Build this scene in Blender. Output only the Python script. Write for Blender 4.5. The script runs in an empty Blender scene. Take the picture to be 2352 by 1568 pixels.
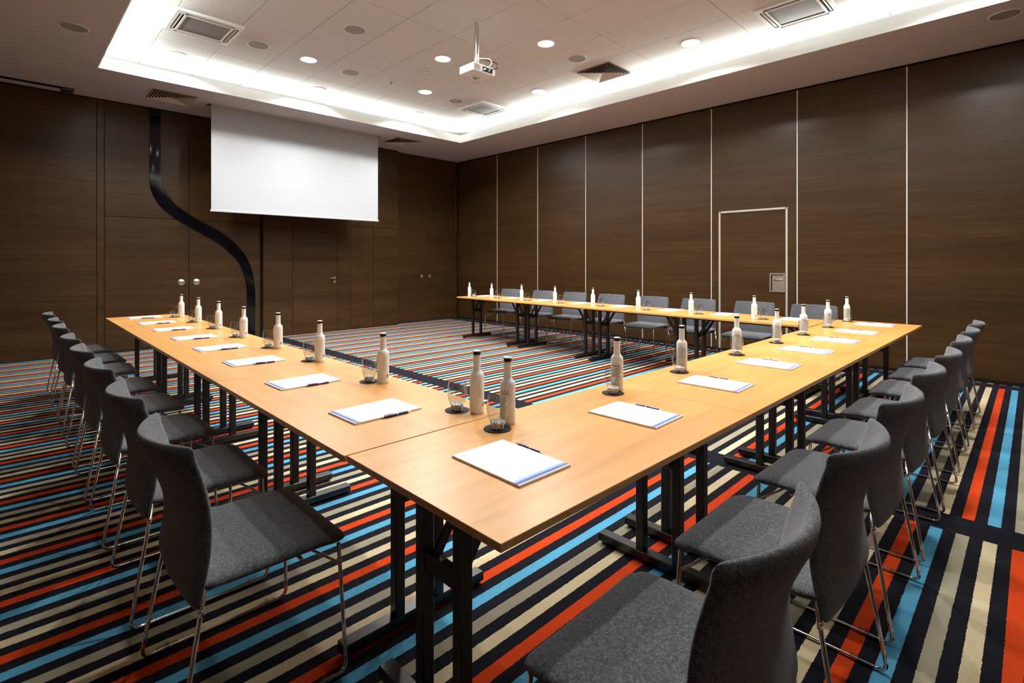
import bpy, math, random
from mathutils import Vector, Matrix
random.seed(7)
sc = bpy.context.scene
COL = sc.collection

# ------------------------------------------------------------------ camera, world, exposure
cam_d = bpy.data.cameras.new('camera'); cam = bpy.data.objects.new('camera', cam_d); COL.objects.link(cam)
cam.location = (0, 0, 1.342)
cam.rotation_euler = (math.radians(90), 0, -math.radians(44.662))
cam_d.sensor_width = 36; cam_d.sensor_fit = 'HORIZONTAL'
cam_d.lens = 1186.92 / 2352 * 36
cam_d.shift_y = -182 / 2352
cam_d.clip_start = 0.02
sc.camera = cam
world = bpy.data.worlds.new('world'); sc.world = world; world.use_nodes = True
world.node_tree.nodes['Background'].inputs[0].default_value = (0.02, 0.02, 0.02, 1)
vs = sc.view_settings
vs.view_transform = 'Standard'; vs.look = 'None'; vs.gamma = 1; vs.use_curve_mapping = False
vs.exposure = 0.0
DOWNLIGHT_W = 42.0        # watts of each ceiling downlight
COVE_W = 78.0            # watts per metre of cove tube
COVE_COL = (0.93, 1.0, 0.96)
DOWN_COL = (1.0, 0.985, 0.955)

# ------------------------------------------------------------------ room numbers
XW, XL = 7.79, -0.80          # partition wall, wall behind the left of the camera
YB, YN = 9.62, -1.60          # wall with the screen, wall behind the camera
ZS, ZR = 3.74, 4.00           # soffit, raised ceiling
CX0, CX1, CY0, CY1 = 0.85, 6.57, -0.20, 8.12   # opening in the soffit
TZ = 0.73                     # table top height

# ------------------------------------------------------------------ materials
def new_mat(name):
    m = bpy.data.materials.new(name); m.use_nodes = True
    nt = m.node_tree; b = nt.nodes['Principled BSDF']
    return m, nt, b
def simple(name, col, rough=0.5, metal=0.0, spec=0.5, **kw):
    m, nt, b = new_mat(name)
    b.inputs['Base Color'].default_value = (*col, 1)
    b.inputs['Roughness'].default_value = rough
    b.inputs['Metallic'].default_value = metal
    b.inputs['Specular IOR Level'].default_value = spec
    for k, v in kw.items():
        b.inputs[k.replace('_', ' ')].default_value = v
    return m
def nd(nt, t, **kw):
    n = nt.nodes.new(t)
    for k, v in kw.items(): setattr(n, k, v)
    return n
def math_n(nt, op, a, b=None, c=None):
    n = nt.nodes.new('ShaderNodeMath'); n.operation = op
    for i, v in enumerate((a, b, c)):
        if v is None: continue
        if isinstance(v, (int, float)): n.inputs[i].default_value = v
        else: nt.links.new(v, n.inputs[i])
    return n.outputs[0]
def ramp(nt, fac, stops, interp='LINEAR'):
    r = nt.nodes.new('ShaderNodeValToRGB'); r.color_ramp.interpolation = interp
    e = r.color_ramp.elements
    while len(e) < len(stops): e.new(0.5)
    for el, (p, c) in zip(e, stops):
        el.position = p; el.color = (*c, 1)
    nt.links.new(fac, r.inputs[0]); return r.outputs[0]
def noise_at(nt, vec, scale, detail=3, rough=0.55):
    n = nt.nodes.new('ShaderNodeTexNoise'); n.inputs['Scale'].default_value = scale
    n.inputs['Detail'].default_value = detail; n.inputs['Roughness'].default_value = rough
    nt.links.new(vec, n.inputs['Vector']); return n.outputs[0]
def mapped(nt, scale, coord='Object', per_object=True):
    tc = nt.nodes.new('ShaderNodeTexCoord'); mp = nt.nodes.new('ShaderNodeMapping')
    mp.inputs['Scale'].default_value = scale
    nt.links.new(tc.outputs[coord], mp.inputs['Vector'])
    if per_object:
        oi = nt.nodes.new('ShaderNodeObjectInfo')
        mul = math_n(nt, 'MULTIPLY', oi.outputs['Random'], 37.0)
        cmb = nt.nodes.new('ShaderNodeCombineXYZ')
        for i in range(3): nt.links.new(mul, cmb.inputs[i])
        nt.links.new(cmb.outputs[0], mp.inputs['Location'])
    return mp.outputs[0]
def bump(nt, b, h, strength, dist=0.002):
    n = nt.nodes.new('ShaderNodeBump'); n.inputs['Strength'].default_value = strength
    n.inputs['Distance'].default_value = dist
    nt.links.new(h, n.inputs['Height']); nt.links.new(n.outputs[0], b.inputs['Normal'])

def wall_wood():
    m, nt, b = new_mat('dark_wenge_veneer')
    v = mapped(nt, (1.0, 1.0, 60))
    n1 = noise_at(nt, v, 1.0, 5, 0.6)
    v2 = mapped(nt, (5, 5, 260)); n2 = noise_at(nt, v2, 1.0, 3, 0.6)
    v3 = mapped(nt, (0.35, 0.35, 5)); n3 = noise_at(nt, v3, 1.0, 2, 0.5)
    s = math_n(nt, 'ADD', math_n(nt, 'MULTIPLY', n1, 0.45), math_n(nt, 'MULTIPLY', n2, 0.28))
    s = math_n(nt, 'ADD', s, math_n(nt, 'MULTIPLY', n3, 0.27))
    c = ramp(nt, s, [(0.34, (0.026, 0.0118, 0.0038)), (0.5, (0.050, 0.0238, 0.0074)), (0.66, (0.082, 0.0400, 0.0126))])
    nt.links.new(c, b.inputs['Base Color'])
    b.inputs['Roughness'].default_value = 0.31
    b.inputs['Specular IOR Level'].default_value = 0.36
    bump(nt, b, n2, 0.12, 0.001)
    return m
def table_wood():
    m, nt, b = new_mat('beech_laminate')
    v = mapped(nt, (0.9, 16, 16)); n1 = noise_at(nt, v, 1.0, 5, 0.6)
    v2 = mapped(nt, (7, 130, 130)); n2 = noise_at(nt, v2, 1.0, 3, 0.6)
    v3 = mapped(nt, (1.5, 2.5, 2)); n3 = noise_at(nt, v3, 1.3, 2, 0.5)
    s = math_n(nt, 'ADD', math_n(nt, 'MULTIPLY', n1, 0.5), math_n(nt, 'MULTIPLY', n2, 0.22))
    s = math_n(nt, 'ADD', s, math_n(nt, 'MULTIPLY', n3, 0.28))
    c = ramp(nt, s, [(0.32, (0.50, 0.218, 0.050)), (0.5, (0.63, 0.302, 0.080)), (0.68, (0.71, 0.375, 0.122))])
    nt.links.new(c, b.inputs['Base Color'])
    b.inputs['Roughness'].default_value = 0.33
    b.inputs['Specular IOR Level'].default_value = 0.5
    return m
def felt():
    m, nt, b = new_mat('charcoal_felt')
    v = mapped(nt, (1, 1, 1)); n1 = noise_at(nt, v, 330, 2, 0.7)
    n2 = noise_at(nt, v, 120, 2, 0.6)
    s = math_n(nt, 'ADD', math_n(nt, 'MULTIPLY', n1, 0.65), math_n(nt, 'MULTIPLY', n2, 0.35))
    c = ramp(nt, s, [(0.38, (0.022, 0.023, 0.0270)), (0.52, (0.068, 0.071, 0.082)), (0.66, (0.195, 0.204, 0.228))])
    nt.links.new(c, b.inputs['Base Color'])
    b.inputs['Roughness'].default_value = 0.95
    b.inputs['Specular IOR Level'].default_value = 0.15
    b.inputs['Sheen Weight'].default_value = 0.25
    b.inputs['Sheen Roughness'].default_value = 0.6
    bump(nt, b, s, 0.35, 0.0015)
    return m
def carpet():
    m, nt, b = new_mat('striped_carpet')
    tc = nd(nt, 'ShaderNodeTexCoord'); sx = nd(nt, 'ShaderNodeSeparateXYZ')
    nt.links.new(tc.outputs['Object'], sx.inputs[0])
    X, Y = sx.outputs[0], sx.outputs[1]
    wob = math_n(nt, 'MULTIPLY', math_n(nt, 'SUBTRACT', noise_at(nt, tc.outputs['Object'], 55, 2), 0.5), 0.007)
    Yw = math_n(nt, 'ADD', Y, wob)
    Xw = math_n(nt, 'ADD', X, wob)
    u = math_n(nt, 'DIVIDE', math_n(nt, 'SUBTRACT', Xw, 3.588), 4.178)
    idx = math_n(nt, 'FLOOR', u); fr = math_n(nt, 'MULTIPLY', math_n(nt, 'SUBTRACT', u, idx), 4.178)
    in_strip = math_n(nt, 'LESS_THAN', fr, 3.957)
    even = math_n(nt, 'MULTIPLY', math_n(nt, 'GREATER_THAN', idx, -0.5), 0.205)
    t = math_n(nt, 'DIVIDE', math_n(nt, 'SUBTRACT', math_n(nt, 'ADD', Yw, even), 0.025), 0.1)
    k = math_n(nt, 'FLOOR', t)
    on = math_n(nt, 'LESS_THAN', math_n(nt, 'SUBTRACT', t, k), 0.5)
    kk = math_n(nt, 'FLOORED_MODULO', k, 4.0)
    c = ramp(nt, math_n(nt, 'DIVIDE', math_n(nt, 'ADD', kk, 0.5), 4.0),
             [(0.0, (0.56, 0.052, 0.009)), (0.25, (0.60, 0.50, 0.315)), (0.5, (0.315, 0.285, 0.205)), (0.75, (0.090, 0.335, 0.52))], 'CONSTANT')
    mask = math_n(nt, 'MULTIPLY', on, in_strip)
    mx = nd(nt, 'ShaderNodeMix', data_type='RGBA')
    nt.links.new(mask, mx.inputs[0]); mx.inputs[6].default_value = (0.0088, 0.0086, 0.0135, 1); nt.links.new(c, mx.inputs[7])
    nf = noise_at(nt, tc.outputs['Object'], 260, 2, 0.7)
    nl = noise_at(nt, tc.outputs['Object'], 3.0, 3, 0.6)
    var = math_n(nt, 'ADD', math_n(nt, 'MULTIPLY', nf, 0.7), math_n(nt, 'MULTIPLY', nl, 0.5))
    var = math_n(nt, 'ADD', var, 0.42)
    mul = nd(nt, 'ShaderNodeVectorMath', operation='SCALE')
    nt.links.new(mx.outputs[2], mul.inputs[0]); nt.links.new(var, mul.inputs['Scale'])
    nt.links.new(mul.outputs[0], b.inputs['Base Color'])
    b.inputs['Roughness'].default_value = 1.0
    b.inputs['Specular IOR Level'].default_value = 0.05
    b.inputs['Sheen Weight'].default_value = 0.03
    bump(nt, b, nf, 0.5, 0.003)
    return m
def clear_pane(name, tint, rough=0.0):
    m = bpy.data.materials.new(name); m.use_nodes = True; nt = m.node_tree
    nt.nodes.remove(nt.nodes['Principled BSDF'])
    tr = nt.nodes.new('ShaderNodeBsdfTransparent'); tr.inputs[0].default_value = (*tint, 1)
    gl = nt.nodes.new('ShaderNodeBsdfGlossy'); gl.inputs['Roughness'].default_value = rough
    lw = nt.nodes.new('ShaderNodeLayerWeight'); lw.inputs[0].default_value = 0.5
    fac = math_n(nt, 'ADD', math_n(nt, 'MULTIPLY', math_n(nt, 'POWER', lw.outputs['Facing'], 3.0), 0.62), 0.05)
    mx = nt.nodes.new('ShaderNodeMixShader')
    nt.links.new(fac, mx.inputs[0]); nt.links.new(tr.outputs[0], mx.inputs[1]); nt.links.new(gl.outputs[0], mx.inputs[2])
    nt.links.new(mx.outputs[0], nt.nodes['Material Output'].inputs[0]); return m
def bubbled():
    m, nt, b = new_mat('bubbled_glass')
    v = mapped(nt, (1, 1, 1)); vo = nt.nodes.new('ShaderNodeTexVoronoi'); vo.inputs['Scale'].default_value = 150
    nt.links.new(v, vo.inputs['Vector'])
    sep = nt.nodes.new('ShaderNodeSeparateColor'); nt.links.new(vo.outputs['Color'], sep.inputs[0])
    c = ramp(nt, sep.outputs[0], [(0.10, (0.20, 0.22, 0.22)), (0.24, (0.80, 0.84, 0.84)), (0.42, (0.98, 1.0, 1.0))])  # bubble cells; their pale and dark tones are sparkle put into the colour
    nt.links.new(c, b.inputs['Base Color'])
    b.inputs['Roughness'].default_value = 0.05; b.inputs['Transmission Weight'].default_value = 0.08; b.inputs['IOR'].default_value = 1.5
    bump(nt, b, vo.outputs['Distance'], 0.8, 0.004)
    return m
def emission(name, col, strength):
    m = bpy.data.materials.new(name); m.use_nodes = True; nt = m.node_tree
    nt.nodes.remove(nt.nodes['Principled BSDF'])
    e = nt.nodes.new('ShaderNodeEmission'); e.inputs[0].default_value = (*col, 1); e.inputs[1].default_value = strength
    nt.links.new(e.outputs[0], nt.nodes['Material Output'].inputs[0]); return m
def perforated():
    m, nt, b = new_mat('perforated_grille')
    v = mapped(nt, (1, 1, 1), per_object=False)
    ch = nd(nt, 'ShaderNodeTexChecker'); ch.inputs['Scale'].default_value = 90
    nt.links.new(v, ch.inputs['Vector'])
    c = ramp(nt, ch.outputs[1], [(0.3, (0.05, 0.047, 0.042)), (0.6, (0.42, 0.40, 0.37))])
    nt.links.new(c, b.inputs['Base Color']); b.inputs['Roughness'].default_value = 0.6
    return m

M = {
 'wall': wall_wood(), 'table': table_wood(), 'felt': felt(), 'carpet': carpet(), 'perf': perforated(),
 'edge': simple('beech_edge_shaded', (0.42, 0.20, 0.055), 0.4),  # same beech, darkened for the shadow on the edge
 'ceil': simple('ceiling_paint', (0.70, 0.695, 0.675), 0.8, spec=0.2),
 'cove': simple('cove_paint', (0.80, 0.80, 0.78), 0.8, spec=0.2),
 'soffit': simple('soffit_paint', (0.50, 0.46, 0.465), 0.8, spec=0.2),
 'chrome': simple('chrome', (0.78, 0.76, 0.74), 0.10, 1.0),
 'steel': simple('brushed_steel', (0.66, 0.65, 0.62), 0.32, 1.0),
 'alu': simple('pale_aluminium', (0.80, 0.78, 0.74), 0.45, 0.35),
 'grille_d': simple('dark_speaker_cloth', (0.26, 0.235, 0.23), 0.8),
 'alu2': simple('dull_aluminium', (0.50, 0.48, 0.43), 0.5, 0.35),
 'black': simple('black_powder_coat', (0.008, 0.008, 0.010), 0.34),
 'gloss': simple('black_lacquer', (0.004, 0.004, 0.006), 0.07, spec=0.3),
 'dark': simple('dark_recess', (0.012, 0.010, 0.009), 0.9, spec=0.1),
 'screen': simple('matte_screen', (0.44, 0.462, 0.488), 0.9, spec=0.1),
 'white': simple('white_plastic', (0.82, 0.82, 0.80), 0.4),
 'grey': simple('grey_grille', (0.36, 0.345, 0.33), 0.7),
 'louvre': simple('painted_louvre', (0.55, 0.47, 0.43), 0.6),
 'paper': simple('white_paper', (0.92, 0.93, 0.95), 0.8, spec=0.2),
 'print_l': simple('pale_blue_print', (0.44, 0.57, 0.88), 0.8, spec=0.2),
 'print_d': simple('violet_blue_print', (0.16, 0.20, 0.47), 0.8, spec=0.2),
 'ink': simple('dark_ink', (0.03, 0.03, 0.035), 0.7),
 'ink2': simple('grey_ink', (0.22, 0.21, 0.19), 0.7),
 'penblue': simple('dark_blue_plastic', (0.010, 0.018, 0.12), 0.18),
 'frost': simple('frosted_glass', (0.93, 0.93, 0.91), 0.5, Transmission_Weight=0.15, IOR=1.3),
 'frostclear': simple('clear_bottle_foot', (0.95, 0.96, 0.95), 0.25, Transmission_Weight=0.25, IOR=1.3),
 'captop': simple('silver_cap_top', (0.72, 0.72, 0.71), 0.35, 0.4),
 'cap': simple('dark_cap_side', (0.012, 0.010, 0.010), 0.25),
 'glass': clear_pane('clear_glass', (0.90, 0.915, 0.915)),
 'bubble': bubbled(),
 'clear': clear_pane('clear_plastic', (0.84, 0.85, 0.85), 0.08),
 'coaster': simple('black_leather', (0.008, 0.008, 0.009), 0.7, spec=0.2),
 'lamp': emission('lamp_lens', (1.0, 0.98, 0.94), 30.0),
 'tube': emission('cove_tube', COVE_COL, 12.0),
}

# ------------------------------------------------------------------ mesh helpers
class MB:
    """collects shapes for ONE mesh"""
    def __init__(s): s.v = []; s.f = []; s.m = []
    def add(s, vs, fs, mi=0):
        o = len(s.v); s.v += [tuple(p) for p in vs]
        for f in fs: s.f.append(tuple(i + o for i in f)); s.m.append(mi)
        return s
    def box(s, x0, x1, y0, y1, z0, z1, mi=0, bev=0.0):
        if bev <= 0:
            vs = [(x, y, z) for x in (x0, x1) for y in (y0, y1) for z in (z0, z1)]
            fs = [(0, 1, 3, 2), (4, 6, 7, 5), (0, 4, 5, 1), (2, 3, 7, 6), (0, 2, 6, 4), (1, 5, 7, 3)]
            return s.add(vs, fs, mi)
        vs = []; b = bev
        for sx, X in ((-1, x0), (1, x1)):
            for sy, Y in ((-1, y0), (1, y1)):
                for sz, Z in ((-1, z0), (1, z1)):
                    vs += [(X, Y - sy * b, Z - sz * b), (X - sx * b, Y, Z - sz * b), (X - sx * b, Y - sy * b, Z)]
        ix = lambda a, c, d, k: ((a * 2 + c) * 2 + d) * 3 + k
        fs = [(ix(0,0,0,0), ix(0,0,1,0), ix(0,1,1,0), ix(0,1,0,0)), (ix(1,0,0,0), ix(1,1,0,0), ix(1,1,1,0), ix(1,0,1,0)),
              (ix(0,0,0,1), ix(1,0,0,1), ix(1,0,1,1), ix(0,0,1,1)), (ix(0,1,0,1), ix(0,1,1,1), ix(1,1,1,1), ix(1,1,0,1)),
              (ix(0,0,0,2), ix(0,1,0,2), ix(1,1,0,2), ix(1,0,0,2)), (ix(0,0,1,2), ix(1,0,1,2), ix(1,1,1,2), ix(0,1,1,2))]
        for c in (0, 1):
            for d in (0, 1):
                fs.append((ix(0,c,d,1), ix(1,c,d,1), ix(1,c,d,2), ix(0,c,d,2)))
                fs.append((ix(c,0,d,0), ix(c,1,d,0), ix(c,1,d,2), ix(c,0,d,2)))
                fs.append((ix(c,d,0,0), ix(c,d,1,0), ix(c,d,1,1), ix(c,d,0,1)))
        for a in (0, 1):
            for c in (0, 1):
                for d in (0, 1): fs.append((ix(a,c,d,0), ix(a,c,d,1), ix(a,c,d,2)))
        return s.add(vs, fs, mi)
    def lathe(s, prof, n=32, mi=0, c=(0, 0, 0), cap0=True, cap1=True):
        vs = [(c[0] + r * math.cos(2*math.pi*k/n), c[1] + r * math.sin(2*math.pi*k/n), c[2] + z) for z, r in prof for k in range(n)]
        fs = [(i*n + k, i*n + (k+1) % n, (i+1)*n + (k+1) % n, (i+1)*n + k) for i in range(len(prof)-1) for k in range(n)]
        if cap0: fs.append(tuple(reversed(range(n))))
        if cap1: fs.append(tuple(range((len(prof)-1)*n, len(prof)*n)))
        return s.add(vs, fs, mi)
    def tube(s, pts, r, n=8, mi=0, fillet=0.0, seg=5):
        P = [Vector(p) for p in pts]
        if fillet > 0:
            Q = [P[0]]
            for a, b, c in zip(P, P[1:], P[2:]):
                d1, d2 = (a-b), (c-b); f1 = min(fillet, d1.length*.45); f2 = min(fillet, d2.length*.45)
                p0, p2 = b + d1.normalized()*f1, b + d2.normalized()*f2
                for k in range(seg+1):
                    t = k/seg; Q.append(p0*(1-t)**2 + b*2*t*(1-t) + p2*t*t)
            P = Q + [P[-1]]
        vs = []; up = None
        for i, p in enumerate(P):
            t = (P[min(i+1, len(P)-1)] - P[max(i-1, 0)]).normalized()
            if up is None:
                up = t.orthogonal().normalized()
            up = (up - t*up.dot(t)).normalized(); w = t.cross(up)
            for k in range(n):
                a = 2*math.pi*k/n; vs.append(p + (up*math.cos(a) + w*math.sin(a))*r)
        m = len(P)
        fs = [(i*n+k, i*n+(k+1) % n, (i+1)*n+(k+1) % n, (i+1)*n+k) for i in range(m-1) for k in range(n)]
        fs += [tuple(reversed(range(n))), tuple(range((m-1)*n, m*n))]
        return s.add(vs, fs, mi)
    def beam(s, a, b, w, t, mi=0, up=(0, 0, 1)):
        a, b = Vector(a), Vector(b); d = (b-a).normalized(); u = Vector(up)
        sd = d.cross(u).normalized(); n = sd.cross(d).normalized()
        vs = [p + sd*x*w/2 + n*y*t/2 for p in (a, b) for x in (-1, 1) for y in (-1, 1)]
        fs = [(0, 1, 3, 2), (4, 6, 7, 5), (0, 4, 5, 1), (2, 3, 7, 6), (0, 2, 6, 4), (1, 5, 7, 3)]
        return s.add(vs, fs, mi)
    def pillow(s, P, T, nu=24, nv=20, mi=0, pw=6):
        """closed cushion around the surface P(u,v), u,v in -1..1, thickest T, rounded rim"""
        def cl(n): return [math.sin(math.pi/2*(-1 + 2*i/n)) for i in range(n+1)]
        us, vv = cl(nu), cl(nv)
        g = [[Vector(P(u, v)) for u in us] for v in vv]
        top = []; bot = []
        for j, v in enumerate(vv):
            for i, u in enumerate(us):
                e = 1e-3; uu = max(-.98, min(.98, u)); v2 = max(-.98, min(.98, v))
                n = (Vector(P(uu+e, v2)) - Vector(P(uu-e, v2))).cross(Vector(P(uu, v2+e)) - Vector(P(uu, v2-e))).normalized()
                k = max(0.0, 1 - abs(u)**pw) ** .5 * max(0.0, 1 - abs(v)**pw) ** .5
                top.append(g[j][i] + n*T*.5*k); bot.append(g[j][i] - n*T*.5*k)
        W = nu + 1; N = len(top); fs = []
        for j in range(nv):
            for i in range(nu):
                a, b, c, d = j*W+i, j*W+i+1, (j+1)*W+i+1, (j+1)*W+i
                fs.append((a, b, c, d)); fs.append((N+d, N+c, N+b, N+a))
        return s.add(top + bot, fs, mi)
    def mesh(s, name, mats, smooth=False, weld=False, angle=None):
        me = bpy.data.meshes.new(name); me.from_pydata(s.v, [], s.f)
        for m in (mats if isinstance(mats, (list, tuple)) else [mats]): me.materials.append(m)
        me.polygons.foreach_set('material_index', s.m)
        if weld:
            import bmesh
            bm = bmesh.new(); bm.from_mesh(me); bmesh.ops.remove_doubles(bm, verts=bm.verts, dist=1e-5)
            bmesh.ops.dissolve_degenerate(bm, edges=bm.edges, dist=1e-6); bm.to_mesh(me); bm.free()
        if smooth:
            me.polygons.foreach_set('use_smooth', [True]*len(me.polygons))
            if angle: me.set_sharp_from_angle(angle=math.radians(angle))
        me.update(); return me

def put(name, me, parent=None, loc=None, rz=None):
    o = bpy.data.objects.new(name, me); COL.objects.link(o)
    if parent is not None: o.parent = parent
    if loc is not None: o.location = loc
    if rz is not None: o.rotation_euler = (0, 0, rz)
    return o
def thing(name, label, cat, loc=(0, 0, 0), rz=0.0, group=None):
    o = put(name, None, None, loc, rz); o.empty_display_size = 0.1
    return tag(o, label, cat, group)
def tag(o, label, cat, group=None):
    o['label'] = label; o['category'] = cat
    if group: o['group'] = group
    return o
def structure(o, label=None, cat=None):
    o['kind'] = 'structure'
    if label: o['label'] = label; o['category'] = cat
    return o
def boxme(name, mat, *b, bev=0.0): return MB().box(*b, bev=bev).mesh(name, mat)

# ================================================================== SETTING
structure(put('floor', boxme('floor', M['carpet'], XL-.2, XW+.3, YN-.2, 10.0, -.1, 0)),
          'black carpet with orange, blue, grey and cream stripes', 'floor')

# ---- ceiling: soffit ring, lips, raised panels
mb = MB()
LT = 0.012; LZ = ZS + .15
mb.box(XL-.2, CX0-LT, YN-.2, 10.0, ZS, ZS+.05); mb.box(CX1+LT, XW+.3, YN-.2, 10.0, ZS, ZS+.05)
mb.box(CX0-LT, CX1+LT, YN-.2, CY0-LT, ZS, ZS+.05); mb.box(CX0-LT, CX1+LT, CY1+LT, 10.0, ZS, ZS+.05)
ceiling = structure(put('ceiling', mb.mesh('soffit', M['soffit'])), 'mauve-grey plaster soffit around a raised panelled ceiling', 'ceiling')
for b in ((CX0-LT, CX0, CY0-LT, CY1+LT), (CX1, CX1+LT, CY0-LT, CY1+LT), (CX0, CX1, CY0-LT, CY0), (CX0, CX1, CY1, CY1+LT)):
    put('cove_lip', boxme('cove_lip', M['cove'], *b, ZS, LZ), ceiling)
# backing above the panels and closing sides of the cove
mb = MB(); EX = 0.62
mb.box(CX0-EX-.1, CX1+EX+.1, CY0-EX-.1, CY1+EX+.1, ZR+.02, ZR+.06)
mb.box(CX0-EX-.1, CX0-EX, CY0-EX, CY1+EX, ZS+.05, ZR+.02); mb.box(CX1+EX, CX1+EX+.1, CY0-EX, CY1+EX, ZS+.05, ZR+.02)
mb.box(CX0-EX, CX1+EX, CY0-EX-.1, CY0-EX, ZS+.05, ZR+.02); mb.box(CX0-EX, CX1+EX, CY1+EX, CY1+EX+.1, ZS+.05, ZR+.02)
put('cove_box', mb.mesh('cove_box', M['cove']), ceiling)
PW, PL = 0.617, 1.240
pan = MB().box(-PW/2+.002, PW/2-.002, -PL/2+.002, PL/2-.002, 0, .018, bev=.002).mesh('ceiling_panel', M['ceil'])
for i in range(-2, 10):
    for j in range(-1, 8):
        put('panel', pan, ceiling, (1.31 + (i+.5)*PW, -.15 + (j+.5)*PL, ZR))

# ---- cove tubes (the light behind the lip)
def cove_tube(x0, y0, x1, y1, side, label):
    L = math.hypot(x1-x0, y1-y0)
    t = thing('cove_light', label, 'light', ((x0+x1)/2, (y0+y1)/2, ZS+.05), math.atan2(y1-y0, x1-x0), 'cove lights')
    put('tube', MB().tube([(-L/2, 0, .083), (L/2, 0, .083)], .009, 8).mesh('cove_tube', M['tube'], True), t)
    put('batten', boxme('batten', M['white'], -L/2, L/2, -.02, .02, 0, .072), t)
    ld = bpy.data.lights.new('cove_glow', 'AREA'); ld.shape = 'RECTANGLE'; ld.size = L; ld.size_y = .012
    ld.energy = COVE_W * L / 5; ld.color = COVE_COL
    lo = put('glow', ld, t, (0, side*.012, .0945)); lo.rotation_euler = (math.pi - side*math.radians(52), 0, 0)
D = .075
cove_tube(CX0-D, CY0, CX0-D, CY1, -1, 'white light tube hidden behind the left ceiling cove lip')
cove_tube(CX1+D, CY0, CX1+D, CY1, 1, 'white light tube hidden behind the right ceiling cove lip')
cove_tube(CX0, CY1+D, CX1, CY1+D, -1, 'white light tube hidden behind the ceiling cove lip above the screen')
cove_tube(CX0, CY0-D, CX1, CY0-D, 1, 'white light tube hidden behind the nearest ceiling cove lip')

# ---- wall with the screen
W = M['wall']
wb = structure(put('wall_back', MB().box(XL-.2, 6.07, YB+.04, 10.0, 0, ZS).box(6.07, XW+.3, 9.79, 10.0, 0, ZS).mesh('wall_back', M['dark'])),
               'dark wood panelled wall behind the projection screen', 'wall')
def panel(parent, x0, x1, z0, z1, y0=YB, y1=YB+.04, name='panel', mat=None):
    return put(name, boxme(name, mat or W, x0, x1, y0, y1, z0, z1, bev=.002), parent)
G = .003
for x0, x1, z0, z1 in ((XL, .99, 0, ZS), (.99, 1.079, 0, ZS), (1.079, 2.16, 2.022, ZS), (2.16, 3.249, 2.022, ZS), (3.30, 3.82, 0, ZS),
                       (3.82, 4.70, 2.05, ZS), (4.70, 4.966, 0, ZS), (4.966, 5.479, 0, 2.063), (4.966, 5.479, 2.063, ZS), (5.479, 6.07, 0, 2.063), (5.479, 6.07, 2.063, ZS)):
    panel(wb, x0+G, x1-G, z0 if z0 == 0 else z0+G, z1 - .02 if z1 == ZS else z1-G)
def disc_lock(parent, x, y, z, r):
    o = put('lock', MB().lathe([(0, r), (.010, r), (.013, r*.92)], 24).mesh('lock', M['steel'], True, angle=40), parent, (x, y, z))
    o.rotation_euler = (math.pi/2, 0, 0)
    for dx in (-.42, .42):
        k = put('keyhole', MB().lathe([(.013, r*.2), (.0145, r*.2)], 12).mesh('keyhole', M['dark']), o, (dx*r, 0, 0))
def door_thing(name, label):
    o = put(name, None); structure(o, label, 'door'); return o
d1 = door_thing('door_1', 'dark wood double door with two round steel locks, crossed by the black ribbon')
for x0, x1, lx in ((1.079, 2.16, 2.05), (2.16, 3.249, 2.264)):
    lf = panel(d1, x0+G, x1-G, .006, 2.022-G, name='leaf'); disc_lock(lf, lx, YB, 1.02, .05)
d2 = door_thing('door_2', 'single dark wood door with steel lever handle below the screen')
lf = panel(d2, 3.82+G, 4.70-G, .006, 2.05-G, name='leaf')
h = put('handle', MB().lathe([(0, .026), (.008, .026)], 20).tube([(0, 0, 0), (0, 0, .05), (-.115, 0, .052)], .009, 10, fillet=.02).mesh('handle', M['steel'], True, angle=40), lf, (4.63, YB, 1.036))
h.rotation_euler = (math.pi/2, 0, 0)
h = put('keyplate', MB().lathe([(0, .026), (.008, .026)], 20).mesh('keyplate', M['steel'], True, angle=40), lf, (4.63, YB, .965)); h.rotation_euler = (math.pi/2, 0, 0)
d3 = door_thing('door_3', 'dark wood double door with two small round locks by the room corner')
for x0, x1, lx in ((6.09, 6.888, 6.782), (6.888, 7.69, 6.998)):
    lf = panel(d3, x0+.0015, x1-.0015, .006, ZS-.02, 9.75, 9.79, 'leaf'); disc_lock(lf, lx, 9.75, 1.015, .044)
structure(put('trim_1', boxme('trim', M['wall'], 7.695, 7.745, 9.70, 9.79, 0, ZS-.02, bev=.004)), 'narrow brown post in the room corner', 'trim')

# black ribbon inlay running down the wall
Lp = [(1.627, 3.72), (1.627, 3.2), (1.627, 2.62), (1.678, 2.37), (1.838, 2.137), (2.16, 1.905), (2.578, 1.648), (2.88, 1.357), (2.998, 1.056), (3.033, .752), (3.033, .35), (3.033, .01)]
Rp = [(1.775, 3.72), (1.775, 3.2), (1.775, 2.645), (1.844, 2.45), (2.014, 2.226), (2.32, 2.02), (2.71, 1.80), (2.998, 1.475), (3.125, 1.166), (3.169, .822), (3.169, .35), (3.169, .01)]
def catmull(p, n=8):
    out = []; p = [Vector((a, b)) for a, b in p]
    for i in range(len(p)-1):
        a, b, c, d = p[max(i-1, 0)], p[i], p[i+1], p[min(i+2, len(p)-1)]
        for k in range(n):
            t = k/n; out.append(.5*((2*b) + (c-a)*t + (2*a-5*b+4*c-d)*t*t + (3*b-a-3*c+d)*t**3))
    return out + [p[-1]]
A, B = catmull(Lp), catmull(Rp)
NA = 7; vs_, fs_ = [], []
for a, b in zip(A, B):
    for k in range(NA):
        t = (0, .02, .08, .5, .92, .98, 1)[k]; q = a*(1-t) + b*t
        vs_.append((q.x, YB - (.004 if k in (0, NA-1) else .0085 if k in (1, NA-2) else .009), q.y))
    vs_.append((b.x, YB+.0005, b.y)); vs_.append((a.x, YB+.0005, a.y))
WN = NA + 2
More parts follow.
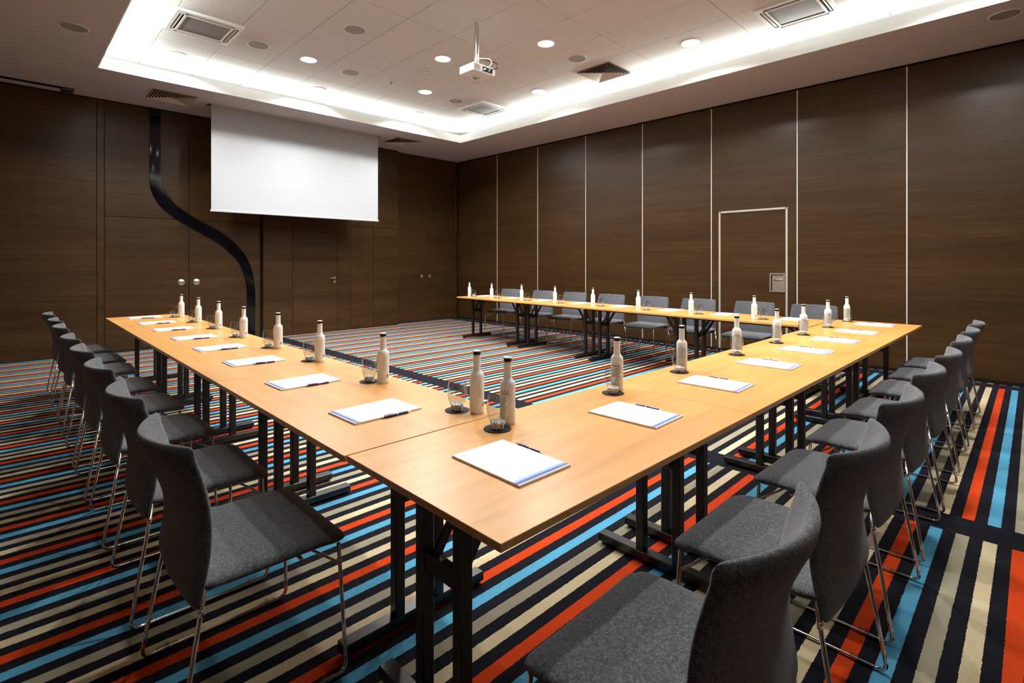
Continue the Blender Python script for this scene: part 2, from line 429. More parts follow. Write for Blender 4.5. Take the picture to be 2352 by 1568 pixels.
for i in range(len(A)-1):
    for k in range(WN): fs_.append((i*WN+k, i*WN+(k+1) % WN, (i+1)*WN+(k+1) % WN, (i+1)*WN+k))
fs_ += [tuple(range(WN)), tuple(reversed(range((len(A)-1)*WN, len(A)*WN)))]
tag(put('wall_ribbon', MB().add(vs_, fs_).mesh('wall_ribbon', M['gloss'], True, angle=50)), 'glossy black ribbon snaking down the wood wall left of the screen', 'wall decoration')

# ---- partition wall
wr = structure(put('wall_right', boxme('wall_right', M['dark'], XW+.04, XW+.3, YN-.2, 10.0, 0, ZS)), 'folding partition of tall dark wood panels', 'wall')
joints = [9.35, 8.348, 7.136, 5.92, 4.712, 3.507, 2.299, 1.088, -.122, -1.335]
edges_ = [9.75] + joints + [YN]
for y1, y0 in zip(edges_, edges_[1:]):
    a, b = y0+.008, y1-.008
    if y0 == 2.299:
        mb = MB().box(XW, XW+.04, 3.378+.014, b, .04, ZS-.03).box(XW, XW+.04, a, 2.433-.014, .04, ZS-.03).box(XW, XW+.04, 2.433-.014, 3.378+.014, 2.10+.014, ZS-.03)
        put('panel', mb.mesh('panel', W), wr)
    else:
        put('panel', boxme('panel', W, XW, XW+.04, a, b, .04, ZS-.03, bev=.002), wr)
for y in joints:
    put('joint_strip', boxme('joint_strip', M['alu'] if y < 9 else M['wall'], XW-.003, XW+.03, y-.0065, y+.0065, .04, ZS-.035, bev=.001), wr)
structure(put('baseboard_right', boxme('baseboard', M['black'], XW+.004, XW+.04, YN, 9.75, 0, .04)), 'black floor seal along the partition wall', 'baseboard')
d4 = door_thing('door_4', 'pass door in the partition with pale metal frame and recessed latch')
put('leaf', boxme('leaf', W, XW, XW+.036, 2.433+.014, 3.378-.014, .04, 2.10-.014, bev=.002), d4)
fr = MB().box(XW-.004, XW+.03, 3.378-.013, 3.378+.013, .04, 2.113).box(XW-.004, XW+.03, 2.433-.013, 2.433+.013, .04, 2.113).box(XW-.004, XW+.03, 2.433, 3.378, 2.087, 2.113)
put('frame', fr.mesh('door_frame', M['alu2']), d4)
lt = put('latch', MB().box(XW-.012, XW+.01, 2.452, 2.656, .92, .94).box(XW-.012, XW+.01, 2.452, 2.656, 1.167, 1.187).box(XW-.012, XW+.01, 2.452, 2.472, .94, 1.167).box(XW-.012, XW+.01, 2.636, 2.656, .94, 1.167).mesh('latch_frame', M['steel']), d4)
put('latch_plate', boxme('latch_plate', M['steel'], XW-.003, XW+.001, 2.472, 2.622, .94, 1.155), lt)
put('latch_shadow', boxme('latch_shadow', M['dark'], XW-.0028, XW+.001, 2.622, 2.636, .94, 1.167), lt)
put('latch_handle', MB().tube([(XW-.004, 2.49, 1.10), (XW-.014, 2.49, 1.10), (XW-.014, 2.60, 1.09)], .007, 10, fillet=.008).mesh('latch_handle', M['chrome'], True), lt)

# ---- walls behind the camera
structure(put('wall_left', boxme('wall_left', W, XL-.2, XL, YN-.2, YB, 0, ZS)), 'plain dark wood wall left of the camera', 'wall')
structure(put('wall_near', boxme('wall_near', W, XL-.2, XW+.3, YN-.2, YN, 0, ZS)), 'plain dark wood wall behind the camera', 'wall')

# ================================================================== CEILING FIXTURES
ring_me = MB().lathe([(0, .112), (-.006, .110), (-.008, .102), (-.002, .093), (.0, .093)], 32, cap0=False, cap1=False).mesh('trim_ring', M['white'], True)
lens_me = MB().lathe([(-.003, .092), (-.0045, .06), (-.005, .001)], 32, cap0=False).mesh('lens', M['lamp'], True)
def downlight(x, y, label):
    t = thing('downlight', label, 'light', (x, y, ZR), 0, 'ceiling downlights')
    put('trim_ring', ring_me, t); put('lens', lens_me, t)
    ld = bpy.data.lights.new('downlight_lamp', 'AREA'); ld.shape = 'DISK'; ld.size = .15
    ld.energy = DOWNLIGHT_W; ld.color = DOWN_COL; ld.spread = math.radians(152)
    put('lamp', ld, t, (0, 0, -.014))
for x, y, l in [(1.61, 7.735, 'round lit downlight beside the left air conditioner, near the cove corner'), (3.467, 7.746, 'round lit downlight close above the middle of the screen side cove'),
                (5.295, 7.775, 'round lit downlight farthest into the far cove corner'), (2.87, 6.70, 'bright round downlight between the two left ceiling loudspeakers'),
                (4.709, 6.69, 'bright round downlight just left of the far air conditioner'), (4.105, 5.441, 'bright round downlight next to the smoke detector'),
                (5.947, 5.438, 'bright round downlight near the right cove, behind the projector'), (4.711, 4.18, 'large bright downlight right of the projector pole'),
                (5.934, 2.936, 'bright round downlight rightmost in the raised ceiling'), (2.87, 4.18, 'round lit downlight at the top edge of the picture'),
                (4.1, 2.94, 'round lit downlight above the picture, over the middle'), 
                (4.71, 1.69, 'round lit downlight over the near table run'), (2.87, 1.69, 'round lit downlight over the near end of the tables'), (2.2, 4.6, 'added unseen downlight brightening the left row of seats'),  # last one is an added lamp, brightens the left row's seats
                (5.94, .44, 'round lit downlight by the right cove overhead'), (4.1, .44, 'round lit downlight over the right hand chairs'),
                ]:
    downlight(x, y, l)
sp_ring = MB().lathe([(0, .128), (-.006, .127), (-.008, .120), (-.005, .114)], 36, cap0=False, cap1=False).mesh('speaker_ring', M['white'], True)
def speaker(x, y, z, label, mat):
    t = thing('ceiling_speaker', label, 'loudspeaker', (x, y, z), 0, 'ceiling loudspeakers')
    put('ring', sp_ring, t)
    put('grille', MB().lathe([(-.004, .115), (-.0055, .07), (-.006, .001)], 36, cap0=False).mesh('speaker_grille', mat, True), t)
speaker(2.239, 6.676, ZR, 'round ceiling loudspeaker right beside the left air conditioner', M['grey'])
speaker(2.875, 5.465, ZR, 'large round ceiling loudspeaker above the two left downlights', M['grey'])
speaker(3.482, 6.732, ZR, 'round ceiling loudspeaker above the screen, right of a downlight', M['grey'])
speaker(5.32, 6.698, ZR, 'flat round ceiling loudspeaker left of the far air conditioner', M['grey'])
speaker(5.34, 4.20, ZR, 'round ceiling loudspeaker just left of the square vent', M['grey'])
speaker(.528, 6.899, ZS, 'round loudspeaker in the dark soffit at upper left', M['grille_d'])
speaker(6.919, .205, ZS, 'round loudspeaker in the soffit at the upper right', M['grille_d'])

def cassette(x, y, label):
    t = thing('air_conditioner', label, 'air conditioner', (x, y, ZR), 0, 'ceiling air conditioners')
    s = .325
    mb = MB()
    mb.box(-s, s, -s, -s+.035, -.028, 0); mb.box(-s, s, s-.035, s, -.028, 0); mb.box(-s, -s+.035, -s+.035, s-.035, -.028, 0); mb.box(s-.035, s, -s+.035, s-.035, -.028, 0)
    a = s-.085
    mb.box(-a, a, -a, -a+.02, -.030, -.006); mb.box(-a, a, a-.02, a, -.030, -.006); mb.box(-a, -a+.02, -a+.02, a-.02, -.030, -.006); mb.box(a-.02, a, -a+.02, a-.02, -.030, -.006)
    for sx in (-1, 1):
        for sy in (-1, 1):
            x0, x1 = sorted((sx*(s-.035), sx*a)); y0, y1 = sorted((sy*(s-.035), sy*a)); mb.box(x0, x1, y0, y1, -.028, 0)
    put('frame', mb.mesh('cassette_frame', M['white']), t)
    put('grille', boxme('cassette_grille', M['perf'], -a+.02, a-.02, -a+.02, a-.02, -.024, -.01), t)
    put('air_slot', boxme('air_slot', M['dark'], -s+.035, s-.035, -s+.035, s-.035, -.008, -.001), t)
    for k in range(4):
        f = put('flap', MB().beam((-a+.02, a+.028, -.022), (a-.02, a+.028, -.022), .020, .004, up=(0, .35, 1)).mesh('flap', M['white']), t); f.rotation_euler = (0, 0, k*math.pi/2)
cassette(1.632, 6.594, 'square ceiling air conditioner in the bright upper left cove')
cassette(5.945, 6.707, 'square ceiling air conditioner in the far cove corner')
cassette(5.955, 1.765, 'square ceiling air conditioner at the upper right, cut by the frame')

def diffuser(x, y, z, label, mat):
    t = thing('air_vent', label, 'vent', (x, y, z), 0, 'square ceiling vents')
    s = .30
    mb = MB(); mb.box(-s, s, -s, -s+.03, -.006, 0); mb.box(-s, s, s-.03, s, -.006, 0); mb.box(-s, -s+.03, -s+.03, s-.03, -.006, 0); mb.box(s-.03, s, -s+.03, s-.03, -.006, 0)
    put('frame', mb.mesh('vent_frame', mat), t)
    put('duct', boxme('vent_duct', M['dark'], -s+.03, s-.03, -s+.03, s-.03, -.0012, -.0004), t)
    n = 8
    for k in range(n):
        r0 = (s-.033)*(1-k/n); r1 = r0 - .022; z0, z1 = -.020, -.003
        vs = [(sx*r0, sy*r0, z0) for sx, sy in ((-1,-1),(1,-1),(1,1),(-1,1))] + [(sx*r1, sy*r1, z1) for sx, sy in ((-1,-1),(1,-1),(1,1),(-1,1))]
        vs += [(a, b, c+.0012) for a, b, c in vs]
        fs = []
        for i in range(4):
            j = (i+1) % 4; fs += [(i, j, 4+j, 4+i), (8+i, 12+i, 12+j, 8+j), (i, 8+i, 8+j, j), (4+i, 4+j, 12+j, 12+i)]
        put('louvre', MB().add(vs, fs).mesh('louvre', mat), t)
diffuser(5.994, 4.24, ZR, 'square louvred vent in the raised ceiling by the right cove', M['louvre'])
diffuser(1.76, 8.81, ZS, 'square louvred vent in the soffit above the black ribbon', M['louvre'])
diffuser(5.68, 8.85, ZS, 'square louvred vent in the soffit right of the screen', M['soffit'])

# smoke detector, sensor strip, sprinkler
t = thing('smoke_detector', 'small white smoke detector dome beside a downlight', 'detector', (4.17, 5.914, ZR))
put('dome', MB().lathe([(0, .052), (-.02, .050), (-.034, .036), (-.040, .018), (-.042, .001)], 24).mesh('dome', M['white'], True), t)
put('sensor_ring', MB().lathe([(-.026, .0475), (-.030, .046), (-.032, .0415)], 24, cap0=False, cap1=False).mesh('sensor_ring', M['grey'], True), t)
tag(put('sensor_strip', MB().box(-.045, .045, -.012, .012, -.016, 0, bev=.003).box(-.035, .035, -.004, .004, -.018, -.016).mesh('sensor_strip', M['white']), None, (4.111, 5.729, ZR)), 'tiny white indicator bar next to the smoke detector', 'indicator')
t = thing('sprinkler', 'tiny ceiling sprinkler head left of the smoke detector', 'sprinkler', (4.107, 6.707, ZR))
put('rosette', MB().lathe([(0, .035), (-.005, .033), (-.006, .012)], 20).mesh('rosette', M['louvre'], True), t)
put('nozzle', MB().lathe([(-.006, .011), (-.03, .009), (-.031, .018), (-.034, .018)], 14).mesh('nozzle', M['steel'], True), t)

# stacking track of the partition in the soffit
t = thing('ceiling_track', 'dark sliding partition track in the soffit at upper left', 'track', (0, 0, ZS))
put('rail', boxme('rail', M['dark'], XL, .59, 9.345, 9.455, -.003, 0), t)
put('end_plate', boxme('end_plate', M['black'], .585, .722, 9.345, 9.60, -.006, 0), t)
put('rail_slot', boxme('rail_slot', M['grey'], .60, .705, 9.40, 9.43, -.008, -.006), t)

# ---- projection screen
t = thing('projection_screen', 'white pull-down projection screen hanging from the soffit', 'screen', (3.68, 8.785, 0))
put('fabric', boxme('fabric', M['screen'], -1.415, 1.415, -.0015, .0015, 2.14, ZS-.003), t)
put('bottom_bar', MB().box(-1.43, 1.43, -.012, .012, 2.112, 2.142, bev=.004).mesh('bottom_bar', M['screen']), t)
put('ceiling_slot', boxme('ceiling_slot', M['dark'], -1.46, 1.46, .012, .075, ZS-.0035, ZS), t)
put('slot_edge', boxme('slot_edge', M['soffit'], -1.46, 1.46, -.05, -.012, ZS-.006, ZS), t)

# ---- projector
t = thing('projector', 'white projector hanging from the ceiling on a silver pole', 'projector', (3.757, 4.348, ZR))
put('pole', MB().lathe([(-.50, .024), (-.012, .024)], 20).mesh('pole', M['steel'], True, angle=40), t, (-.017, -.008, 0))
put('ceiling_flange', MB().lathe([(-.012, .05), (0, .05)], 20).mesh('ceiling_flange', M['white'], True, angle=40), t, (-.017, -.008, 0))
z0 = 3.41 - ZR
bd = put('body', MB().box(-.16, .16, -.121, .121, z0, z0+.085, bev=.008).mesh('projector_body', M['white']), t)
put('mount_plate', boxme('mount_plate', M['steel'], -.10, .06, -.07, .07, z0+.085, z0+.115, bev=.004), t)
put('side_vent', MB().box(-.152, -.07, -.1225, -.120, z0+.018, z0+.07).mesh('side_vent', M['grey']), bd)
for k in range(6):
    put('vent_slat', boxme('vent_slat', M['steel'], -.150, -.072, -.1245, -.1225, z0+.022+k*.0085, z0+.0255+k*.0085), bd)
put('connector_bay', boxme('connector_bay', M['black'], -.03, .115, -.1225, -.120, z0+.014, z0+.066), bd)
for k, xx in enumerate((-.01, .02, .05, .085)):
    put('plug', MB().box(xx-.008, xx+.008, -.150, -.1225, z0+.026+.012*(k % 2), z0+.042+.012*(k % 2), bev=.002).mesh('plug', M['black'] if k % 2 else M['white']), bd)
put('lens', MB().lathe([(.121, .036), (.135, .036), (.137, .030)], 24).mesh('projector_lens', M['black'], True, angle=40), bd, (.06, 0, z0+.045)).rotation_euler = (-math.pi/2, 0, 0)
put('lamp_cover', boxme('lamp_cover', M['louvre'], -.03, .08, .03, .075, z0-.0015, z0), bd)
put('base_screw', boxme('base_screw', M['dark'], .02, .055, .075, .092, z0-.004, z0), bd)
put('cable', MB().tube([(.02, -.15, z0+.05), (.04, -.20, z0+.09), (.02, -.19, z0+.14), (-.05, -.09, z0+.15), (-.03, -.03, z0+.16), (-.017, -.036, z0+.25)], .006, 8, fillet=.03).mesh('cable', M['white'], True), t)
put('cable', MB().tube([(.085, -.15, z0+.05), (.13, -.20, z0+.06), (.12, -.19, z0+.12), (.02, -.10, z0+.155), (-.01, -.03, z0+.17)], .005, 8, fillet=.03).mesh('cable', M['black'], True), t)

# ================================================================== TABLES
TL, TD = 1.404, .713
def table_meshes(L):
    top = MB().box(-L/2, L/2, -TD/2, TD/2, TZ-.0205, TZ, bev=.0012).mesh('tabletop', M['table'])
    pieces = [('tabletop', top)]
    rail = boxme('rail', M['black'], -L/2+.10, L/2-.10, -.02, .02, TZ-.045, TZ-.0205)
    for sy in (-1, 1): pieces.append(('rail', boxme('rail', M['black'], -L/2+.07, L/2-.07, sy*.27-.012, sy*.27+.012, TZ-.042, TZ-.0205)))
    for s in (-1, 1):
        x = s*(L/2-.115)
        foot = MB().box(x-.027, x+.027, -.31, .31, .012, .050, bev=.004)
        pieces.append(('foot', foot.mesh('foot', M['black'])))
        for sy in (-1, 1):
            pieces.append(('glide', MB().lathe([(0, .018), (.012, .018)], 14, c=(x, sy*.285, 0)).mesh('glide', M['black'])))
        for sy in (-1, 1):
            pieces.append(('post', MB().box(x-.020, x+.020, sy*.088-.020, sy*.088+.020, .048, TZ-.0205, bev=.003).mesh('post', M['black'])))
            pieces.append(('brace', MB().beam((x - s*.015, sy*.062, .475), (x - s*.17, sy*.062, TZ-.028), .010, .030, up=(0, 0, 1)).mesh('brace', M['black'])))
        pieces.append(('crossbar', boxme('crossbar', M['black'], x-.016, x+.016, -.068, .068, .455, .505, bev=.003)))
        pieces.append(('bracket', boxme('bracket', M['black'], x-.030, x+.030, -.25, .25, TZ-.036, TZ-.0205, bev=.003)))
        pieces.append(('bolt', MB().lathe([(0, .010), (.010, .010)], 10, c=(x, 0, .505)).mesh('bolt', M['steel'])))
    return pieces
TP = table_meshes(TL)
ords = ['nearest', 'second', 'third', 'fourth']
def row_tables(p0, p1, side, where, n=4):
    p0, p1 = Vector(p0), Vector(p1); d = (p1-p0); L = d.length/n; d.normalize()
    nrm = Vector((-d.y, d.x)) * side
    for i in range(n):
        c = p0 + d*(i+.5)*L + nrm*TD/2
        t = thing('folding_table', 'beech folding table with black legs, %s in %s' % ((ords[i] + (' from the near corner' if i else ' to the near corner')) if where[0] != 'far' else
                  ['rightmost', 'second from right', 'third from right', 'leftmost'][i], where[1]), 'table', (c.x, c.y, 0), math.atan2(d.y, d.x), 'folding tables')
        for nme, me in TP:
            o = put(nme, me, t)
            if nme == 'tabletop': o.scale = ((L-.0025)/TL, 1, 1)
row_tables((.770, 1.534), (.811, 7.177), -1, ('left', 'the left run'))
row_tables((.770, .815), (6.349, .768), 1, ('near', 'the right-hand run'))
row_tables((5.497, 1.515), (5.764, 7.231), -1, ('far', 'the run by the partition'))

# ================================================================== CHAIRS
def rnd_corner(px, py, a, b, r):
    ax, ay = abs(px), abs(py)
    if ax > a-r and ay > b-r:
        qx, qy = ax-(a-r), ay-(b-r); m = max(qx, qy); l = math.hypot(qx, qy)
        if l > 1e-9: qx, qy = qx*m/l, qy*m/l
        ax, ay = a-r+qx, b-r+qy
    return math.copysign(ax, px), math.copysign(ay, py)
def seat_P(u, v):
    a, b = .252, .222
    x, y = rnd_corner(u*a, v*b, a, b, .045)
    y += .032
    z = .437 + .006*(u*u)
    if y > .14: z -= 1.1*(y-.14)**2
    if y < -.08: z += .6*(y+.08)**2
    return (x, y, z)
def back_P(u, v):
    h = (v+1)/2
    x, hh = rnd_corner(u*1.0, v*1.0, 1, 1, .075)
    h = (hh+1)/2
    w = .243 + .012*math.sin(math.pi*h) - .004*h
    z = .385 + .452*h
    yl = -.186 + .034*math.sin(math.pi*min(1, h*1.1)*.9) - .018*h*h*h
    dep = .014 + .070*h**1.35
    return (x*w, yl - dep*(1-x*x), z)
seat_me = MB().pillow(seat_P, .046, 26, 24, pw=8).mesh('seat', M['felt'], True, weld=True)
back_me = MB().pillow(lambda u, v: back_P(-u, v), .034, 28, 26, pw=12).mesh('backrest', M['felt'], True, weld=True)
def seam_pts(s):
    pts = []
    for k in range(15):
        v = -.9 + 1.8*k/14; p = back_P(s*.985, v); pts.append((p[0] + s*.0015, p[1] + .0, p[2]))
    return pts
sled = {}
for s in (-1, 1):
    sled[s] = MB().tube([(s*.238, .222, .420), (s*.262, .238, .008), (s*.262, -.240, .008), (s*.238, -.166, .440)], .0064, 10, fillet=.035, seg=6).mesh('sled_leg', M['chrome'], True)
brace_me = {s: MB().tube([(s*.241, .225, .355), (s*.10, .12, .412)], .0045, 8).mesh('brace', M['chrome'], True) for s in (-1, 1)}
cross_me = MB().tube([(-.238, .10, .415), (.238, .10, .415)], .006, 8).mesh('cross_rod', M['chrome'], True)
glide_me = {(s, e): MB().box(s*.262-.010, s*.262+.010, e*.165-.032, e*.165+.032, 0, .018, bev=.003).box(s*.262-.012, s*.262+.012, e*.165-.006, e*.165+.006, 0, .021).mesh('glide', M['clear']) for s in (-1, 1) for e in (-1, 1)}
seam_me = {s: MB().tube(seam_pts(s), .0022, 6).mesh('edge_seam', M['felt'], True) for s in (-1, 1)}
stop_me = {s: MB().lathe([(0, .0066), (.003, .0080), (.016, .0080), (.019, .006)], 12, c=(s*.2413, -.1765, .368)).mesh('ferrule', M['chrome'], True) for s in (-1, 1)}
def chair(x, y, rz, label, group):
    t = thing('conference_chair', label, 'chair', (x, y, 0), rz, group)
    put('seat', seat_me, t)
    b = put('backrest', back_me, t)
    for s in (-1, 1):
        put('edge_seam', seam_me[s], b)
        l = put('sled_leg', sled[s], t)
        put('ferrule', stop_me[s], l)
        put('brace', brace_me[s], t)
        for e in (-1, 1): put('glide', glide_me[s, e], l)
    put('cross_rod', cross_me, t)
    return t
nth = ['nearest to the camera', 'second nearest', 'third from the near end', 'fourth from the near end', 'fifth from the near end', 'third from the far end', 'second from the far end', 'farthest from the camera']
for i, y in enumerate((1.85, 2.56, 3.295, 3.97, 4.645, 5.46, 6.13, 6.875)):
    chair(.572 + random.uniform(-.006, .006), y, -math.pi/2 + random.uniform(-.02, .02), 'charcoal felt chair on chrome sled legs, left row, ' + nth[i], 'chairs of the left row')
for i, x in enumerate((1.085, 1.787, 2.477, 3.165, 3.83, 4.55, 5.21, 5.86)):
    chair(x, .575 + random.uniform(-.006, .006), random.uniform(-.02, .02), 'charcoal felt chair on chrome sled legs, right row, ' + nth[i], 'chairs of the right row')
fth = ['rightmost', 'second from right', 'third from right', 'fourth from right', 'fourth from left', 'third from left', 'second from left', 'leftmost']
for i, y in enumerate((1.83, 2.51, 3.25, 3.94, 4.67, 5.40, 6.11, 6.93)):
    chair(6.625, y, math.pi/2 + random.uniform(-.02, .02), 'grey felt chair in front of the partition wall, ' + fth[i] + ' of that row', 'chairs by the partition wall')

# ================================================================== PLACE SETTINGS
# bottle
body_me = MB().lathe([(.010, .0288), (.020, .0295), (.144, .0295), (.152, .0288), (.159, .0266), (.1645, .0228), (.169, .0186), (.174, .0160), (.180, .0152), (.237, .0148)], 32, cap0=False, cap1=False).mesh('bottle_body', M['frost'], True)
foot_me = MB().lathe([(0, .0265), (.002, .0285), (.010, .0288)], 32, cap1=False).mesh('bottle_foot', M['frostclear'], True, angle=60)
capside_me = MB().lathe([(.236, .0158), (.2490, .0158)], 24).mesh('cap', M['cap'], True, angle=40)
captop_me = MB().lathe([(.2490, .0158), (.2520, .0150), (.253, .013)], 24).mesh('cap_top', M['captop'], True, angle=40)
collar_me = MB().lathe([(.228, .0150), (.229, .0162), (.233, .0162), (.234, .0150)], 24, cap0=False, cap1=False).mesh('neck_collar', M['frost'], True)
def on_bottle(a, z, r=.02985): return (r*math.cos(a), r*math.sin(a), z)
def stroke(mb, pts, w):
    for (a0, z0), (a1, z1) in zip(pts, pts[1:]):
        n = max(1, int(abs(a1-a0)/.12))
        for k in range(n):
            t0, t1 = k/n, (k+1)/n
            p, q = Vector(on_bottle(a0+(a1-a0)*t0, z0+(z1-z0)*t0)), Vector(on_bottle(a0+(a1-a0)*t1, z0+(z1-z0)*t1))
            nrm = Vector((p.x+q.x, p.y+q.y, 0)).normalized(); d = (q-p)
            if d.length < 1e-7: continue
            sd = d.normalized().cross(nrm)*w/2
            mb.add([p-sd, q-sd, q+sd, p+sd], [(0, 1, 2, 3)])
# cursive word, drawn left to right as seen from outside (angle grows to the right)
raw = [(-.62, 0), (-.55, 9), (-.50, 13), (-.48, 3), (-.42, 0), (-.34, 5), (-.30, 0), (-.22, 1), (-.10, 12), (-.04, 17), (-.06, 8), (-.12, 0), (-.02, 1), (.04, 5), (.10, 4), (.08, 0), (.16, 1), (.26, 10), (.31, 14), (.29, 6), (.24, 0), (.33, 5), (.38, 5), (.40, 1), (.52, -2), (.66, -3)]
mb = MB(); stroke(mb, [(a*1.05, .116 + z*.00115) for a, z in raw], .0013)
script_me = mb.mesh('printed_script', M['ink'])
mb = MB()
for z, w in ((.108, .34), (.105, .26), (.060, .30)): stroke(mb, [(-w, z), (w, z)], .0008)
tag_me = mb.mesh('printed_lines', M['ink2'])
mb = MB()
for k in range(13): stroke(mb, [(math.pi-.42, .136-k*.0058), (math.pi+.10+.3*((k*7) % 5)/5, .136-k*.0058)], .0009)
lines_me = mb.mesh('printed_text', M['ink2'])
mb = MB()
for k in range(9):
    a = math.pi + .28 + k*.055; stroke(mb, [(a, .030), (a, .046)], .0007 + .0007*((k*3) % 2))
stroke(mb, [(math.pi+.30, .0495), (math.pi+.62, .0495)], .0012)
barcode_me = mb.mesh('printed_barcode', M['ink2'])
# tumbler
tum_o = [(.0255, .0300), (.034, .0335), (.050, .0380), (.072, .0405), (.095, .0395), (.114, .0368), (.1210, .0352), (.1222, .0345)]
tum_i = [(.1210, .0338), (.112, .0355), (.095, .0383), (.072, .0393), (.050, .0368), (.034, .0323), (.0262, .0285)]
glass_me = MB().lathe(tum_o + tum_i, 40, cap0=False, cap1=False).mesh('tumbler', M['glass'], True, angle=60)
rb = random.Random(3)
vs_ = []; fs_ = []; n1 = 18
prof = [(0, .0215), (.0015, .0235), (.006, .0245), (.011, .0260), (.016, .0275), (.021, .0287), (.0255, .0298), (.0285, .0230), (.0280, .0120)]
for j, (z, rr) in enumerate(prof):
    for k in range(n1):
        th = 2*math.pi*(k+.5*(j % 2))/n1; q = rb.uniform(.93, 1.0) if 1 < j < 7 else 1.0
        vs_.append((rr*q*math.cos(th), rr*q*math.sin(th), z + (rb.uniform(-.0022, .0012) if j > 6 else 0)))
for j in range(len(prof)-1):
    for k in range(n1):
        a, b, c, d = j*n1+k, j*n1+(k+1) % n1, (j+1)*n1+(k+1) % n1, (j+1)*n1+k
        fs_ += [(a, b, d), (b, c, d)] if j % 2 == 0 else [(a, b, c), (a, c, d)]
fs_.append(tuple(reversed(range(n1)))); fs_.append(tuple(range((len(prof)-1)*n1, len(prof)*n1)))
bubble_me = MB().add(vs_, fs_).mesh('bubbled_base', M['bubble'])
coaster_me = MB().lathe([(0, .0490), (.0006, .0510), (.0026, .0510), (.0032, .0495)], 40).mesh('coaster', M['coaster'], True, angle=40)
# pad: local +y away from the sitter, footer print at -y
PX, PY = .215, .302
sheets_me = MB().box(-PX/2, PX/2, -PY/2, PY/2, 0, .0035).box(-PX/2+.0008, PX/2-.0005, -PY/2+.001, PY/2-.0006, .0036, .0058).mesh('sheets', M['paper'])
foot1_me = boxme('footer_dark', M['print_d'], -PX/2+.001, PX/2-.001, -PY/2+.006, -PY/2+.019, .0058, .00602)
foot2_me = boxme('footer_pale', M['print_l'], -PX/2+.001, PX/2-.001, -PY/2+.019, -PY/2+.030, .0058, .00601)
foot3_me = boxme('footer_mark', M['ink2'], PX/2-.035, PX/2-.002, -PY/2+.008, -PY/2+.016, .00602, .00612)
logo_me = boxme('corner_mark', M['print_l'], -PX/2+.014, -PX/2+.034, PY/2-.030, PY/2-.024, .0058, .00601)
back_board = boxme('backing_board', M['dark'], -PX/2, PX/2, -PY/2+.001, PY/2, -.0008, 0)
# pen along local y
pen_b = MB().lathe([(-.052, .0044), (-.048, .0050), (.030, .0052), (.055, .0048)], 14).mesh('barrel', M['penblue'], True, angle=40)
pen_t = MB().lathe([(-.068, .0006), (-.066, .0012), (-.053, .0043), (-.052, .0044)], 14).mesh('tip', M['steel'], True)
pen_c = MB().box(-.0016, .0016, .0052, .0075, .012, .056).mesh('clip', M['chrome'])
pen_k = MB().lathe([(.055, .0030), (.066, .0028), (.067, .002)], 12).mesh('button', M['steel'], True, angle=40)
pen_r = MB().lathe([(-.006, .0053), (-.002, .0053)], 14).mesh('grip_ring', M['steel'], True)

rows = {
 'left': dict(where='on the left table run', bottles=[(1.378, 1.598), (1.380, 2.328), (1.395, 3.095), (1.402, 3.787), (1.398, 4.51), (1.423, 5.28), (1.425, 5.98), (1.430, 6.70)],
              glasses=[(1.340, 1.678), (1.345, 2.40), (1.362, 3.165), (1.364, 3.862), (1.366, 4.60), (1.385, 5.34), (1.388, 6.055), (1.372, 6.752)],
              pads=[(1.093, 1.904), (1.096, 2.627), (1.109, 3.387), (1.112, 4.091), (1.114, 4.791), (1.115, 5.53), (1.116, 6.225), (1.126, 6.91)], rz=-math.pi/2, face=math.atan2(-.98, -.20)+math.pi),
 'near': dict(where='on the right-hand table run', bottles=[(1.367, 1.407), (2.102, 1.41), (2.756, 1.413), (3.524, 1.411), (4.251, 1.397), (4.88, 1.391), (5.598, 1.385), (6.300, 1.384)],
              glasses=[(1.296, 1.387), (2.033, 1.386), (2.685, 1.392), (3.456, 1.385), (4.179, 1.379), (4.806, 1.371), (5.525, 1.366), (6.229, 1.362)],
              pads=[(1.109, 1.131), (1.808, 1.127), (2.552, 1.128), (3.271, 1.120), (3.965, 1.114), (4.635, 1.100), (5.325, 1.098), (6.055, 1.098)], rz=0.0, face=math.atan2(-.55, -.83)),
 'far': dict(where='on the far table run', bottles=[(5.76, 2.121), (5.80, 2.856), (5.85, 3.60), (5.88, 4.34), (5.92, 5.07), (5.95, 5.80), (5.965, 6.53), (6.00, 7.16)],
              glasses=[(5.822, 2.049), (5.87, 2.792), (5.90, 3.509), (5.94, 4.25), (5.965, 4.99), (6.00, 5.72), (6.015, 6.44), (6.03, 7.075)],
              pads=[(6.03, 1.82), (6.05, 2.56), (6.10, 3.28), (6.12, 4.03), (6.15, 4.78), (6.19, 5.55), (6.20, 6.27), (6.24, 6.99)], rz=math.pi/2, face=0.3),
}
place = ['nearest the corner in front', 'second from the front corner', 'third from the front corner', 'fourth from the front corner', 'fourth from the far end', 'third from the far end', 'second from the far end', 'at the far end']
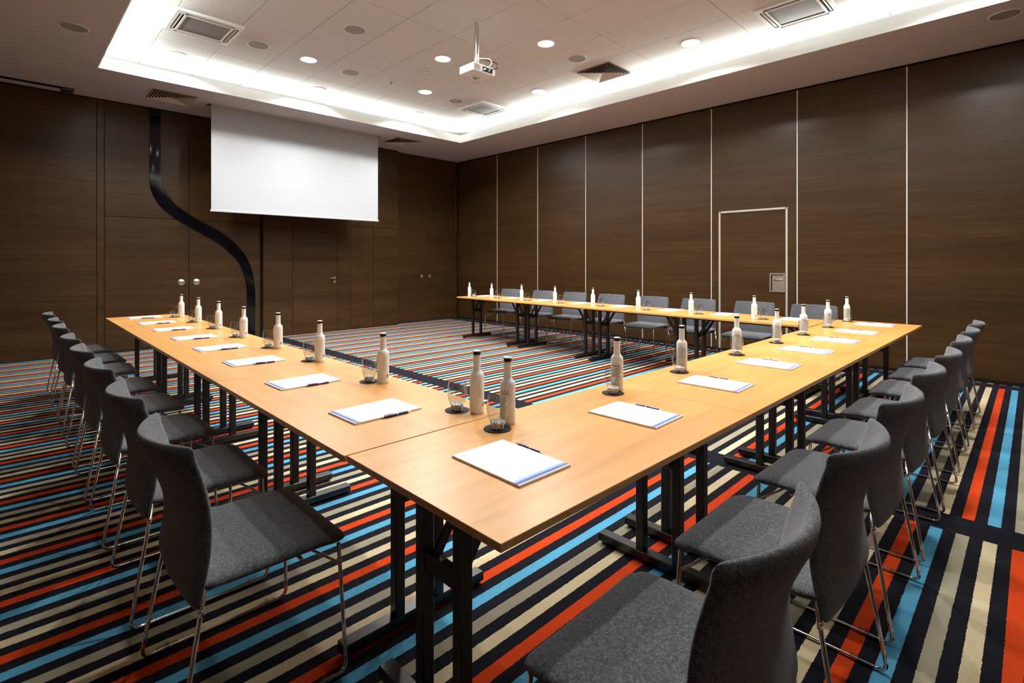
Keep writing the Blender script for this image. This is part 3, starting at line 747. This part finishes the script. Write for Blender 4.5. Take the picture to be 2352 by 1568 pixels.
placef = ['rightmost', 'second from right', 'third from right', 'fourth from right', 'fourth from left', 'third from left', 'second from left', 'leftmost']
for key, R in rows.items():
    for i in range(8):
        pos = (placef if key == 'far' else place)[i]; w = R['where']
        x, y = R['bottles'][i]
        t = thing('water_bottle', 'frosted water bottle with dark cap %s, %s' % (w, pos), 'bottle', (x, y, TZ), R['face'] + random.uniform(-.12, .12), 'frosted water bottles')
        b = put('body', body_me, t); put('foot', foot_me, t); put('neck_collar', collar_me, t)
        c = put('cap', capside_me, t); put('cap_top', captop_me, c)
        for n_, me in (('printed_script', script_me), ('printed_lines', tag_me), ('printed_text', lines_me), ('printed_barcode', barcode_me)): put(n_, me, b)
        x, y = R['glasses'][i]
        tag(put('coaster', coaster_me, None, (x, y, TZ)), 'round black coaster under a tumbler %s, %s' % (w, pos), 'coaster', 'black coasters')
        t = thing('tumbler', 'clear barrel-shaped glass tumbler %s, %s' % (w, pos), 'glass', (x, y, TZ+.0032), random.uniform(0, 6), 'clear tumblers')
        put('glass_wall', glass_me, t); put('bubbled_base', bubble_me, t)
        x, y = R['pads'][i]; rz = R['rz'] + random.uniform(-.025, .025)
        t = thing('notepad', 'white notepad with blue printed foot %s, %s' % (w, pos), 'notepad', (x, y, TZ+.0008), rz, 'white notepads')
        put('sheets', sheets_me, t); put('footer_dark', foot1_me, t); put('footer_pale', foot2_me, t); put('corner_mark', logo_me, t); put('footer_mark', foot3_me, t); put('backing_board', back_board, t)
        m = Matrix.Rotation(rz, 3, 'Z') @ Vector((PX/2 + .0065, .022 + random.uniform(-.012, .012), 0))
        t = thing('ballpoint_pen', 'dark blue pen by the notepad %s, %s' % (w, pos), 'pen', (x + m.x, y + m.y, TZ+.0054), 0, 'blue ballpoint pens')
        flip = 1 if (key != 'left' and i % 2 == 0) else -1
        t.rotation_euler = (-math.pi/2*flip, 0, rz + random.uniform(-.06, .03))
        for n_, me in (('barrel', pen_b), ('tip', pen_t), ('clip', pen_c), ('button', pen_k), ('grip_ring', pen_r)): put(n_, me, t)
